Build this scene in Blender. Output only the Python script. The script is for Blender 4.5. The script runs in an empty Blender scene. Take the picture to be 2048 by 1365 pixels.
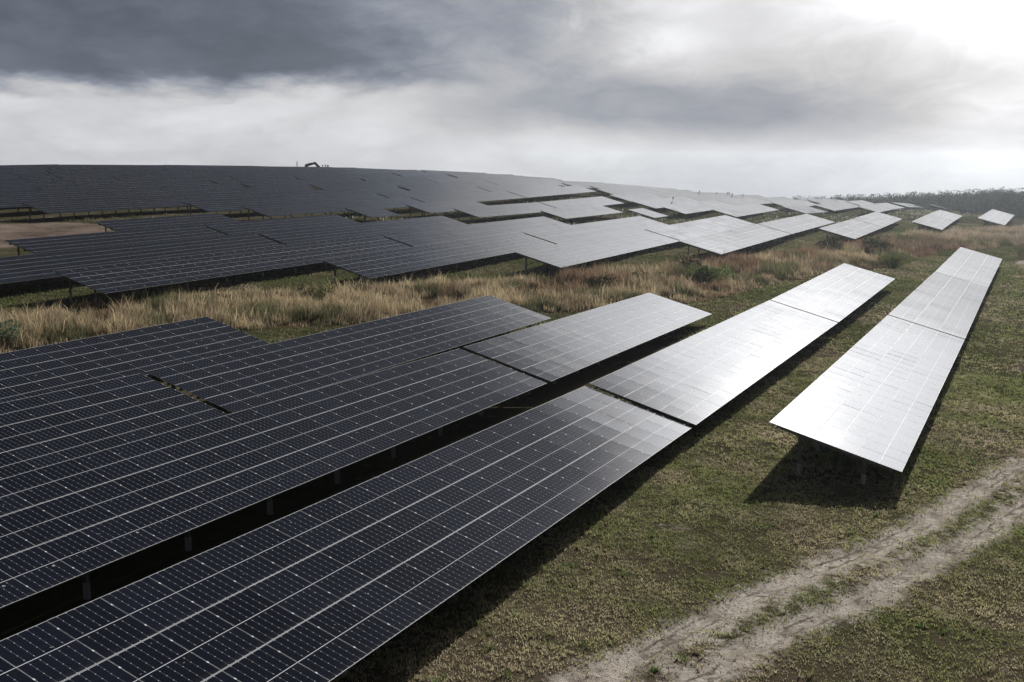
import bpy, math, random
import numpy as np
from mathutils import Matrix, Vector

random.seed(7); RNG = np.random.default_rng(11)
SC = bpy.context.scene
COL = SC.collection
CAM_Z = 14.5
AZ = 0.44817583            # compass direction of the panel rows, from +Y towards +X
TILT = 0.2640161           # tilt of the panel tables
SUN_AZ, SUN_EL = math.radians(25.5), math.radians(25.5)

# ------------------------------------------------------------------ camera
cd = bpy.data.cameras.new("camera"); cam = bpy.data.objects.new("camera", cd); COL.objects.link(cam)
cam.location = (0, 0, CAM_Z); cam.rotation_euler = (math.pi/2 - 0.12349724, 0, 0)
cd.sensor_width = 36.0; cd.lens = 36.0*2108.05476/2048.0
cd.shift_y = (581.556-682.5)/2048.0
cd.clip_start = 0.5; cd.clip_end = 6000.0
SC.camera = cam
SC.render.resolution_x, SC.render.resolution_y = 1024, 682

# ------------------------------------------------------------------ node helper
class NT:
    def __init__(s, tree): s.t = tree; tree.nodes.clear()
    def n(s, typ, **kw):
        nd = s.t.nodes.new(typ)
        for k, v in kw.items():
            if k.startswith('_'): setattr(nd, k[1:], v)
            else: s.put(nd.inputs[k.replace('_', ' ') if k.replace('_', ' ') in nd.inputs else k], v)
        return nd
    def put(s, sock, v):
        if isinstance(v, X): v = v.s
        if isinstance(v, bpy.types.NodeSocket): s.t.links.new(v, sock)
        else: sock.default_value = v
    def m(s, op, a, b=None, c=None):
        nd = s.t.nodes.new('ShaderNodeMath'); nd.operation = op
        s.put(nd.inputs[0], a)
        if b is not None: s.put(nd.inputs[1], b)
        if c is not None: s.put(nd.inputs[2], c)
        return X(s, nd.outputs[0])
    def ss(s, lo, hi, v):                     # smoothstep, lo may exceed hi
        nd = s.t.nodes.new('ShaderNodeMapRange'); nd.interpolation_type = 'SMOOTHSTEP'
        flip = lo > hi
        s.put(nd.inputs['Value'], v); nd.inputs['From Min'].default_value = min(lo, hi); nd.inputs['From Max'].default_value = max(lo, hi)
        nd.inputs['To Min'].default_value = 1.0 if flip else 0.0; nd.inputs['To Max'].default_value = 0.0 if flip else 1.0
        return X(s, nd.outputs[0])
    def noise(s, vec, scale, detail=4, rough=.55, dist=0.0):
        nd = s.n('ShaderNodeTexNoise'); nd.noise_dimensions = '3D'
        if vec is not None: s.put(nd.inputs['Vector'], vec)
        nd.inputs['Scale'].default_value = scale; nd.inputs['Detail'].default_value = detail
        nd.inputs['Roughness'].default_value = rough; nd.inputs['Distortion'].default_value = dist
        return X(s, nd.outputs['Fac'])
    def mix(s, f, a, b):
        nd = s.t.nodes.new('ShaderNodeMix'); nd.data_type = 'RGBA'
        s.put(nd.inputs[0], f); s.put(nd.inputs[6], a); s.put(nd.inputs[7], b)
        return nd.outputs[2]
    def xyz(s, x, y, z):
        nd = s.t.nodes.new('ShaderNodeCombineXYZ')
        for i, v in enumerate((x, y, z)): s.put(nd.inputs[i], v)
        return nd.outputs[0]
    def attr(s, name, col=False):
        nd = s.t.nodes.new('ShaderNodeAttribute'); nd.attribute_name = name
        return nd.outputs['Color'] if col else X(s, nd.outputs['Fac'])
class X:
    def __init__(s, nt, sock): s.nt = nt; s.s = sock
    def __add__(s, o): return s.nt.m('ADD', s, o)
    __radd__ = __add__
    def __sub__(s, o): return s.nt.m('SUBTRACT', s, o)
    def __rsub__(s, o): return s.nt.m('SUBTRACT', o, s)
    def __mul__(s, o): return s.nt.m('MULTIPLY', s, o)
    __rmul__ = __mul__
    def __truediv__(s, o): return s.nt.m('DIVIDE', s, o)
    def clamp(s): return s.nt.m('MINIMUM', s.nt.m('MAXIMUM', s, 0.0), 1.0)

# ------------------------------------------------------------------ world: overcast sky, bright round the veiled sun
W = bpy.data.worlds.new("World"); SC.world = W; W.use_nodes = True
def build_sky():
    t = NT(W.node_tree)
    tc = t.n('ShaderNodeTexCoord'); sep = t.n('ShaderNodeSeparateXYZ', Vector=tc.outputs['Generated'])
    x, y, z = (X(t, sep.outputs[i]) for i in range(3))
    az = t.m('ARCTAN2', x, y)*57.29578; el = t.m('ARCSINE', z)*57.29578
    v1 = t.xyz(az*.055, el*.17, 0.0)
    n1 = (t.noise(v1, 1.0, 7, .55, .4) - .5)*2.4
    n2 = (t.noise(t.xyz(az*.08+7.3+el*.05, el*.2+1.7, 3.0), 1.0, 7, .58, .6) - .5)*2.2
    n3 = (t.noise(t.xyz(az*.24+2.3-el*.1, el*.52+5.0, 9.0), 1.0, 9, .62, .9) - .5)*2.2
    n4 = t.m('ABSOLUTE', t.noise(t.xyz(az*.11+n2*.12+4.0, el*.30+n3*.10+2.0, 5.0), 1.0, 6, .55, .2) - .5)*5.0 - .42      # billows
    def gauss(a0, e0, sa, se, wa=4.0, we=.9):
        da = (az+n2*wa+n3*2.0-a0)/sa; de = (el+n1*we+n3*.6-e0)/se
        return t.m('EXPONENT', (da*da+de*de)*-1.0)
    sd = (math.sin(SUN_AZ)*math.cos(SUN_EL), math.cos(SUN_AZ)*math.cos(SUN_EL), math.sin(SUN_EL))
    th = t.m('ARCCOSINE', t.m('MINIMUM', x*sd[0]+y*sd[1]+z*sd[2], .99999))*57.29578
    g = th/16.5; glow = t.m('EXPONENT', g*g*-1.0)*4.3
    g2 = th/10.5; glow = glow + t.m('EXPONENT', g2*g2*-1.0)*3.9
    right = t.ss(-8, 20, az)
    base = .66 - right*.16
    back = t.ss(50, 95, t.m('ABSOLUTE', az))
    base = base*(1.0 - back*.70)
    base = base*(1.0 + n2*.20 + n3*(.10 + right*.06) + n4*.20)
    up = t.ss(8.5, 16, el)
    base = base*(1.0-up) + up*(1.0-back*.6)*(.085 - t.ss(18, 40, el)*.055)
    # the long dark cloud bank high on the left with its flat lower edge
    ew = el + n1*1.0 + n3*.45 - n4*.75
    mA = t.ss(3.1, 4.8, ew)*t.ss(6.5, -11.0, az + n2*5.0 + n3*3.0)
    darkv = (.160 + n2*.060 + n3*.030 + n4*.050 + t.ss(-16, 4, az)*.06) * (1.0 - t.ss(9.5, 19, el)*.62)
    L = base*(1.0-mA) + darkv*mA
    # second, softer grey cloud in the middle
    mB = (gauss(5.0, 2.9, 9.5, 1.6) + gauss(13.0, 2.6, 7.0, 1.4)*.85 + gauss(21.0, 4.2, 4.5, 2.2)*.35 + gauss(0.5, 7.6, 4.0, 1.8)*.75).clamp()
    L = L*(1.0 - mB*.40)
    # bright gaps
    L = L + (gauss(9.0, 6.3, 3.6, 1.7)*.22 + gauss(-13.0, 2.4, 6.0, 1.2)*.10 + gauss(3.0, .5, 12.0, .8)*.10)
    shade = 1.0 - t.ss(16.0, 21.5, el+n1*1.2)*t.ss(24, 14.3, az+n2*2.0)*.97
    low = (1.0 - t.ss(9.0, 5.0, el)*(.50 - t.ss(18, 24, az)*.10))*(1.0 - t.ss(13.0, 8.0, el)*t.ss(27, 11, az+n2*3+n3*2-n4*3)*.80)
    L = L + glow*shade*low*(1.0-mA*.75)*(1.0-mB*.35)*(.95+n3*.12+n2*.10+n4*.22)
    L = t.m('MAXIMUM', L, .03)
    below = t.ss(-1.0, -6.0, el)
    L = L*(1.0-below) + below*.12
    tint = t.mix(t.ss(.10, .60, L), (.83, .955, 1.22, 1), (.985, .995, 1.03, 1))
    cl = t.n('ShaderNodeBackground', Color=tint, Strength=L)
    sky = t.n('ShaderNodeTexSky'); sky.sky_type = 'NISHITA'; sky.sun_disc = False
    sky.sun_elevation = SUN_EL; sky.sun_rotation = SUN_AZ; sky.air_density = 1.0; sky.dust_density = 3.0
    bs = t.n('ShaderNodeBackground', Color=sky.outputs[0], Strength=.06)
    mx = t.n('ShaderNodeMixShader'); t.put(mx.inputs[0], .97)
    t.put(mx.inputs[1], bs.outputs[0]); t.put(mx.inputs[2], cl.outputs[0])
    o = t.n('ShaderNodeOutputWorld', Surface=mx.outputs[0])
build_sky()

# ------------------------------------------------------------------ sun
ld = bpy.data.lights.new("sun", 'SUN'); ld.energy = 5.0; ld.angle = math.radians(.6); ld.color = (1, .965, .91)
so = bpy.data.objects.new("sun", ld); COL.objects.link(so)
sdv = Vector((math.sin(SUN_AZ)*math.cos(SUN_EL), math.cos(SUN_AZ)*math.cos(SUN_EL), math.sin(SUN_EL)))
so.rotation_euler = sdv.to_track_quat('Z', 'Y').to_euler(); so.location = sdv*300

SC.view_settings.view_transform = 'Standard'; SC.view_settings.look = 'None'
SC.view_settings.exposure = 0.0; SC.view_settings.gamma = 1.0; SC.view_settings.use_curve_mapping = False
SC.cycles.max_bounces = 6; SC.cycles.diffuse_bounces = 2; SC.cycles.glossy_bounces = 3
SC.cycles.transmission_bounces = 3; SC.cycles.volume_bounces = 0; SC.cycles.transparent_max_bounces = 6
SC.cycles.use_denoising = True

# ------------------------------------------------------------------ terrain (row frame: a along the rows, b across them)
RA = np.array([math.sin(AZ), math.cos(AZ)]); HB = np.array([math.cos(AZ), -math.sin(AZ)])
TP = np.array([[520,-150,-25],[600,-200,-31],[700,-100,-36],[560,-260,-24],[440,-300,-14]]+[[47.0,-9.8,-11.87],[89.0,-9.1,-12.42],[132.6,-8.6,-13.05],[172.7,-7.7,-13.1],[268.0,-8.7,-13.45],[330.0,-7.0,-14.2],[50.0,-19.9,-11.6],[91.0,-19.0,-12.04],[130.0,-18.5,-12.2],[55.0,-29.7,-11.2],[90.0,-29.6,-11.85],[40.0,-40.0,-10.79],[78.0,-39.7,-11.25],[230.71,-19.7,-12.65],[226.22,-19.7,-12.36],[178.9,-29.8,-11.18],[178.77,-29.8,-11.32],[266.46,-29.8,-12.41],[254.15,-29.8,-11.7],[132.83,-40.0,-10.36],[178.26,-40.0,-10.71],[180.09,-40.0,-10.87],[226.25,-40.0,-11.24],[224.65,-40.0,-11.14],[106.14,-51.0,-10.2],[106.27,-51.0,-10.25],[152.05,-51.0,-10.5],[201.32,-51.0,-10.54],[84.69,-61.8,-9.73],[84.72,-61.8,-9.82],[130.83,-61.8,-9.89],[182.21,-61.8,-10.07],[61.82,-72.3,-9.21],[111.47,-72.3,-9.32],[162.84,-72.3,-9.47],[99.12,-81.5,-8.56],[144.52,-81.5,-8.65],[72.23,-91.0,-7.94],[100.3,-91.0,-7.89],[129.51,-91.0,-8.01],[92.43,-100.5,-7.41],[114.73,-100.5,-7.33],[105.37,-129.0,-6.12],[127.59,-119.5,-6.46],[130.13,-110.0,-7.18],[144.17,-100.5,-7.74],[163.25,-100.5,-7.85],[164.05,-91.0,-8.49],[180.4,-81.5,-9.32],[212.29,-81.5,-9.45],[239.63,-91.0,-8.94],[204.74,-72.3,-10.19],[226.77,-72.3,-10.35],[230.18,-61.8,-11.03],[282.2,-61.8,-11.59],[233.83,-81.5,-9.61],[243.93,-91.0,-8.36],[260.08,-100.5,-7.68],[278.0,-110.0,-7.18],[253.45,-51.0,-10.94],[310.0,-19.7,-13.6],[295.6,-51.0,-12.2],[350.0,-51.0,-13.2],[299.0,-40.0,-12.5],[371.0,-40.0,-14.2],[400.0,-40.0,-15.0],[456.0,-40.0,-17.5],[409.0,-30.0,-15.8],[472.0,-30.0,-18.2],[420.0,-15.0,-18.5],[169.0,-173.0,-3.8],[166.0,-198.0,-3.6],[202.0,-222.0,-1.6],[272.0,-168.0,-3.2],[250.0,-205.0,-2.2],[324.0,-133.0,-6.6],[388.0,-99.0,-12.2],[423.0,-78.0,-14.6],[430.0,-60.0,-16.0],[150.0,-260.0,-2.2],[60.0,-200.0,-3.5],[0.0,-128.0,-6.5],[-30.0,-60.0,-9.5],[-30.0,-20.0,-11.0],[0.0,10.0,-12.4],[60.0,30.0,-13.2],[150.0,40.0,-14.3],[300.0,40.0,-16.5],[420.0,20.0,-20.5],[500.0,-20.0,-20.0],[550.0,40.0,-24.0],[360.0,-230.0,-5.0],[450.0,-200.0,-12.5],[480.0,-120.0,-19.5],[320.0,-300.0,-5.0],[100.0,-350.0,-6.0],[0.0,-260.0,-4.5],[550.0,-80.0,-24.0],[640.0,-260.0,-33.0]])
TSC = 100.0
def _U(r): return np.where(r > 0, r*r*np.log(r+1e-12), 0)
def _fit():
    Xp = TP[:, :2]/TSC; n = len(Xp)
    K = _U(np.linalg.norm(Xp[:, None]-Xp[None], axis=-1)); P = np.c_[np.ones(n), Xp]
    A = np.block([[K+.01*np.eye(n), P], [P.T, np.zeros((3, 3))]])
    return Xp, np.linalg.solve(A, np.r_[TP[:, 2], 0, 0, 0])
TX, TC = _fit()
def zh(a, b):                                   # height of the panels' upper edge above point (a, b)
    a = np.asarray(a, float); b = np.asarray(b, float); sh = np.broadcast(a, b).shape
    a = np.broadcast_to(a, sh).ravel(); b = np.broadcast_to(b, sh).ravel(); out = np.empty(a.size)
    for i in range(0, a.size, 20000):
        Q = np.stack([a[i:i+20000], b[i:i+20000]], -1)/TSC
        d = np.linalg.norm(Q[:, None, :]-TX, axis=-1)
        out[i:i+20000] = _U(d)@TC[:-3]+TC[-3]+Q[:, 0]*TC[-2]+Q[:, 1]*TC[-1]
    return out.reshape(sh)+CAM_Z
def gz(a, b): return zh(a, b)-2.4               # ground height
def gtop(a, b):                                  # the surface of the ground sheet with its small humps
    a = np.asarray(a, float); b = np.asarray(b, float)
    return gz(a, b) + (fbm(a, b, 9)-.5)*.22*np.clip((400-np.hypot(a, b))/200, 0, 1) + (fbm(a, b, 1.6, 4)-.5)*.10*(a < 90)
def wxy(a, b): return np.asarray(a)[..., None]*RA+np.asarray(b)[..., None]*HB
def pt(a, b, z): p = wxy(a, b); return Vector((float(p[0]), float(p[1]), float(z)))

_tab = RNG.random((256, 256))
def vnoise(a, b, s, o=0.0):
    u = np.asarray(a)/s+o+1000; v = np.asarray(b)/s+o*1.7+1000
    i = np.floor(u).astype(int); j = np.floor(v).astype(int); f = u-i; g = v-j
    f = f*f*(3-2*f); g = g*g*(3-2*g)
    T = lambda p, q: _tab[p % 256, q % 256]
    return (T(i, j)*(1-f)+T(i+1, j)*f)*(1-g)+(T(i, j+1)*(1-f)+T(i+1, j+1)*f)*g
def fbm(a, b, s, o=0.0, n=4):
    r = 0; w = .5; t = 0
    for k in range(n): r = r+w*vnoise(a, b, s/2**k, o+k*3.1); t += w; w *= .55
    return r/t
def inpoly(a, b, poly):
    ins = np.zeros(np.shape(a), bool); n = len(poly)
    for k in range(n):
        x0, y0 = poly[k]; x1, y1 = poly[(k+1) % n]
        c = ((y0 > b) != (y1 > b)) & (a < (x1-x0)*(b-y0)/((y1-y0) if y1 != y0 else 1e-9)+x0)
        ins ^= c
    return ins
def pdist(a, b, line):
    d = np.full(np.shape(a), 1e9)
    for (x0, y0), (x1, y1) in zip(line[:-1], line[1:]):
        dx, dy = x1-x0, y1-y0; t = np.clip(((a-x0)*dx+(b-y0)*dy)/(dx*dx+dy*dy), 0, 1)
        d = np.minimum(d, np.hypot(a-x0-t*dx, b-y0-t*dy))
    return d
RUT1 = [(5.1, -20.1), (18.5, -12.6), (25.5, -9.9), (29.9, -8.5), (33.0, -7.4), (36.9, -5.8), (39.8, -4.4), (43.7, -2.9), (48.8, -1.5), (56.3, 0.8), (65.9, 3.9), (82.4, 8.2)]
RUT2 = [(6.2, -18.0), (18.5, -10.7), (24.7, -8.2), (29.1, -6.5), (31.8, -5.6), (34.1, -4.4), (36.9, -3.3), (40.4, -2.0), (43.4, -0.8), (48.4, 0.8), (57.6, 4.1), (68.0, 7.7), (82.4, 12.4)]
RUT3 = [(153.9, -4.1), (164.3, -3.6), (172.3, -2.6), (182.3, 1.0), (194.9, 8.2)]
STRIP = [(-40, -58), (30.8, -59.1), (53.4, -57.0), (63.7, -51.4), (69.9, -47.3), (83.1, -40.5), (90.2, -34.9), (98.3, -29.7), (106.5, -27.1), (143.7, -20.0), (153.9, -15.4), (187.3, -11.3), (205.5, -3.1), (246.8, 6.2), (309.8, 20.7), (446.6, 27.3), (308.7, 4.1), (270.8, -3.1), (257.5, -9.3), (218.8, -20.6), (173.9, -26.6), (154.2, -31.9), (120.8, -40.4), (94.2, -52.7), (73.8, -64.6), (53.4, -70.8), (30.8, -72.9), (-40, -76)]
SAND = [(46.2, -101.6), (78.1, -101.2), (102.8, -107.9), (109.1, -114.2), (107.1, -123.5), (90.6, -127.7), (46.2, -125.4)]

# ------------------------------------------------------------------ materials
def mat(name, build):
    m = bpy.data.materials.new(name); m.use_nodes = True; t = NT(m.node_tree)
    sh = build(t); t.n('ShaderNodeOutputMaterial', Surface=sh)
    return m
def simple(name, col, rough=.6, metal=0.0, var=.15, sc=3.0, spec=.5):
    def b(t):
        tc = t.n('ShaderNodeTexCoord'); n = t.noise(tc.outputs['Object'], sc, 4)
        c = t.mix(n, tuple(v*(1-var) for v in col)+(1,), tuple(min(1, v*(1+var)) for v in col)+(1,))
        return t.n('ShaderNodeBsdfPrincipled', Base_Color=c, Roughness=rough, Metallic=metal, Specular_IOR_Level=spec).outputs[0]
    return mat(name, b)
def glass_build(frame):
    def b(t):
        uv = t.n('ShaderNodeUVMap'); uv.uv_map = 'UVMap'
        sp = t.n('ShaderNodeSeparateXYZ', Vector=uv.outputs[0]); u, v = X(t, sp.outputs[0]), X(t, sp.outputs[1])
        mu = .012; cu = (u-mu)*(6.0/(1-2*mu)); cv = (v-mu)*(9.0/(1-2*mu))
        fu = t.m('ABSOLUTE', t.m('FRACT', cu+.5)-.5)               # distance to the nearest cell column line
        fv = t.m('ABSOLUTE', t.m('FRACT', cv)-.5)                  # half-cell offset rows
        line_u = t.ss(.020, .010, fu)*t.ss(.018, .035, t.m('MINIMUM', u, 1.0-u))
        dot = t.ss(.080, .05, t.m('ADD', fu, t.m('ABSOLUTE', t.m('FRACT', cv+.5)-.5)))*t.ss(.018, .035, t.m('MINIMUM', u, 1.0-u))
        bus = t.ss(.10, .02, t.m('ABSOLUTE', t.m('FRACT', cv*5.0)-.5))
        mid = t.ss(.0048, .0034, t.m('ABSOLUTE', v-.5))
        eu = t.m('MINIMUM', u, 1.0-u); ev = t.m('MINIMUM', v, 1.0-v)
        rim = t.m('MAXIMUM', t.ss(.0060, .0040, eu)*.10, t.ss(.0020, .0010, ev)*.5)
        oi = t.n('ShaderNodeObjectInfo'); rnd = X(t, oi.outputs['Random'])
        at = t.attr('mvar'); rv = t.m('FRACT', rnd+at)
        cell = t.mix(rv, (.0060, .0072, .0134, 1), (.0100, .0118, .0210, 1))
        cell = t.mix(bus*.045, cell, (.10, .11, .13, 1))
        cell = t.mix(line_u*.26, cell, (.62, .65, .70, 1))
        cell = t.mix(dot*.85, cell, (.80, .82, .85, 1))
        cell = t.mix(t.m('MAXIMUM', mid, rim), cell, (.84, .85, .88, 1))
        tc = t.n('ShaderNodeTexCoord')
        d1 = t.noise(tc.outputs['Object'], 2.2, 5, .65); dust = t.ss(.52, .78, d1)
        cell = t.mix(dust*.010, cell, (.45, .42, .38, 1))
        low_ = t.ss(.10, .0, v)*t.noise(tc.outputs['Object'], 6.0, 4, .6)
        cell = t.mix(low_*.05, cell, (.42, .38, .33, 1))
        spv = t.n('ShaderNodeVectorMath', _operation='ADD'); t.put(spv.inputs[0], tc.outputs['Object']); t.put(spv.inputs[1], t.xyz(rv*37.0, rv*11.0, 0.0))
        spk = t.ss(.745, .775, t.noise(spv.outputs[0], 5.0, 2, .4))
        cell = t.mix(spk*.6, cell, (.62, .62, .60, 1))
        rough = .105 + dust*.07 + rv*.03
        if frame:
            fr = t.m('MAXIMUM', t.ss(.0055, .0035, eu)*.10, t.ss(.0062, .0048, ev)*.55)
            cell = t.mix(fr, cell, (.70, .71, .73, 1)); rough = rough + fr*.25
        # dark cells under glass: fresnel reflection, with a small wide share scattered by the textured, dusty surface
        df = t.n('ShaderNodeBsdfDiffuse', Color=cell)
        g1 = t.n('ShaderNodeBsdfAnisotropic', Roughness=rough); g1.distribution = 'BECKMANN'
        g2 = t.n('ShaderNodeBsdfAnisotropic', Roughness=.25); g2.distribution = 'BECKMANN'
        gm = t.n('ShaderNodeMixShader'); t.put(gm.inputs[0], .05 + dust*.10); t.put(gm.inputs[1], g1.outputs[0]); t.put(gm.inputs[2], g2.outputs[0])
        fr_ = t.n('ShaderNodeFresnel', IOR=1.5)
        mx = t.n('ShaderNodeMixShader'); t.put(mx.inputs[0], fr_.outputs[0]); t.put(mx.inputs[1], df.outputs[0]); t.put(mx.inputs[2], gm.outputs[0])
        return mx.outputs[0]
    return b
M = {}
M['glass'] = mat('solar_glass', glass_build(False)); M['glass_far'] = mat('solar_glass_framed', glass_build(True))
M['alu'] = simple('anodised_frame', (.80, .81, .83), .55, 0, .05, 3, .10)
M['back'] = simple('module_back', (.10, .10, .105), .6)
M['steel'] = simple('galvanised_steel', (.15, .153, .158), .6, .1, .25, 6)
M['conc'] = simple('pile_sleeve', (.36, .365, .365), .85, 0, .25, 8)
M['dark'] = simple('dark_steel', (.045, .045, .05), .55, .3, .3)

def ground_build(t):
    tc = t.n('ShaderNodeTexCoord'); P = tc.outputs['Object']
    rut = t.attr('rut'); strip = t.attr('strip'); sand = t.attr('sand'); dry = t.attr('dry')
    nl = t.noise(P, .16, 5, .6); nm = t.noise(P, .9, 5, .65); nf = t.noise(P, 5.0, 5, .7); nff = t.noise(P, 26.0, 3, .7)
    green = t.mix(nf, (.018, .022, .009, 1), (.092, .098, .037, 1))
    brown = t.mix(nf, (.028, .022, .015, 1), (.185, .150, .102, 1))
    k = t.ss(.36, .66, nm*.40+nl*.25+dry*.42-.02)
    c = t.mix(k, green, brown)
    bare = t.ss(.575, .66, t.noise(P, .38, 6, .72)*.8+nf*.18+.02)
    c = t.mix(bare*.75, c, (.33, .285, .235, 1))
    c = t.mix(t.ss(.42, .62, nff)*.45, c, (.022, .023, .012, 1))
    soil = t.mix(nf, (.040, .026, .017, 1), (.135, .080, .052, 1))
    c = t.mix(strip*.9, c, soil)
    sandc = t.mix(t.ss(.30, .66, nl*.45+nm*.35+nf*.2), (.045, .034, .027, 1), (.27, .21, .172, 1))
    c = t.mix(t.ss(.35, .65, sand+nm*.5-.25), c, sandc)
    dirt = t.ss(.80, .26, rut*.84 + (nm-.5)*1.5 + (nf-.5)*1.7)
    trk = t.ss(1.05, .35, t.attr('track'))*t.ss(.49, .56, t.noise(P, 1.6, 6, .75))*.8
    dirt = t.m('MAXIMUM', dirt, trk)
    dc = t.mix(t.ss(.3, .7, nf*.5+nff*.5), (.20, .168, .138, 1), (.76, .685, .60, 1))
    grv = t.ss(.07, .015, t.m('ABSOLUTE', rut+(nm-.5)*.35-.20))*t.ss(.42, .58, t.noise(P, .5, 3, .6))
    dc = t.mix(grv*.75, dc, (.10, .083, .068, 1))
    dc = t.mix(t.ss(.45, .68, t.noise(P, .7, 5, .6))*.6, dc, (.20, .165, .130, 1))
    c = t.mix(dirt, c, dc)
    h = nf*.5 + nff*.35 + nm*.5
    bump = t.n('ShaderNodeBump', Height=h, Strength=.9, Distance=.10)
    return t.n('ShaderNodeBsdfPrincipled', Base_Color=c, Roughness=.95, Normal=bump.outputs[0], Specular_IOR_Level=.0).outputs[0]
def leaf_mat(name, trans=.35):
    def b(t):
        c = t.attr('Col', True)
        d = t.n('ShaderNodeBsdfDiffuse', Color=c); tr = t.n('ShaderNodeBsdfTranslucent', Color=c)
        mx = t.n('ShaderNodeMixShader'); t.put(mx.inputs[0], trans); t.put(mx.inputs[1], d.outputs[0]); t.put(mx.inputs[2], tr.outputs[0])
        return mx.outputs[0]
    return mat(name, b)
M['ground'] = mat('ground_cover', ground_build)
M['grass'] = leaf_mat('grass_blades'); M['straw'] = leaf_mat('dry_grass_blades', .45); M['leaf'] = leaf_mat('bush_leaves', .3)
M['bark'] = simple('bark', (.10, .08, .06), .9)

# ------------------------------------------------------------------ object helpers
def link(o, parent=None):
    COL.objects.link(o)
    if parent is not None: o.parent = parent
    return o
def obj(name, me, parent=None, mw=None):
    o = bpy.data.objects.new(name, me); link(o, parent)
    if mw is not None: o.matrix_basis = mw
    return o
def tag(o, label=None, cat=None, group=None, kind=None):
    if label: o['label'] = label
    if cat: o['category'] = cat
    if group: o['group'] = group
    if kind: o['kind'] = kind
    return o
def npmesh(name, V, F, mats, cols=None, smooth=False):
    """V (n,3); F (m,k) all tris or all quads"""
    me = bpy.data.meshes.new(name); V = np.asarray(V, np.float32); F = np.asarray(F, np.int32)
    k = F.shape[1]
    me.vertices.add(len(V)); me.vertices.foreach_set('co', V.ravel())
    me.loops.add(F.size); me.loops.foreach_set('vertex_index', F.ravel())
    me.polygons.add(len(F)); me.polygons.foreach_set('loop_start', np.arange(0, F.size, k, dtype=np.int32))
    me.update(calc_edges=True)
    if smooth: me.polygons.foreach_set('use_smooth', np.ones(len(F), bool))
    if cols is not None:
        ca = me.color_attributes.new('Col', 'FLOAT_COLOR', 'POINT')
        ca.data.foreach_set('color', np.c_[cols, np.ones(len(cols))].astype(np.float32).ravel())
    for m_ in mats: me.materials.append(m_)
    me.validate(); return me
class MB:
    def __init__(s): s.v = []; s.f = []; s.m = []
    def box(s, x0, x1, y0, y1, z0, z1, m=0, M4=None):
        i = len(s.v); P = [(x0,y0,z0),(x1,y0,z0),(x1,y1,z0),(x0,y1,z0),(x0,y0,z1),(x1,y0,z1),(x1,y1,z1),(x0,y1,z1)]
        if M4 is not None: P = [tuple(M4@Vector(p)) for p in P]
        s.v += P; q = [(0,3,2,1),(4,5,6,7),(0,1,5,4),(1,2,6,5),(2,3,7,6),(3,0,4,7)]
        s.f += [tuple(i+k for k in f) for f in q]; s.m += [m]*6
    def prism(s, prof, x0, x1, m=0, axis='y'):
        """profile of (u, w) points extruded along axis"""
        i = len(s.v); n = len(prof)
        for xx in (x0, x1):
            for u, w in prof: s.v.append((u, xx, w) if axis == 'y' else (xx, u, w))
        for k in range(n): s.f.append((i+k, i+(k+1) % n, i+n+(k+1) % n, i+n+k)); s.m.append(m)
        s.f.append(tuple(i+k for k in range(n))[::-1]); s.f.append(tuple(i+n+k for k in range(n))); s.m += [m, m]
    def tube(s, p, q, r0, r1=None, n=8, m=0):
        p = Vector(p); q = Vector(q); r1 = r0 if r1 is None else r1; d = (q-p).normalized()
        u = d.orthogonal().normalized(); w = d.cross(u); i = len(s.v)
        for c, r in ((p, r0), (q, r1)):
            for k in range(n):
                a = 2*math.pi*k/n; s.v.append(tuple(c+u*math.cos(a)*r+w*math.sin(a)*r))
        for k in range(n): s.f.append((i+k, i+(k+1) % n, i+n+(k+1) % n, i+n+k)); s.m.append(m)
        s.f.append(tuple(i+k for k in range(n))[::-1]); s.f.append(tuple(i+n+k for k in range(n))); s.m += [m, m]
    def mesh(s, name, mats):
        me = bpy.data.meshes.new(name); me.from_pydata(s.v, [], s.f)
        for m_ in mats: me.materials.append(m_)
        me.polygons.foreach_set('material_index', s.m); me.update(); return me

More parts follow.
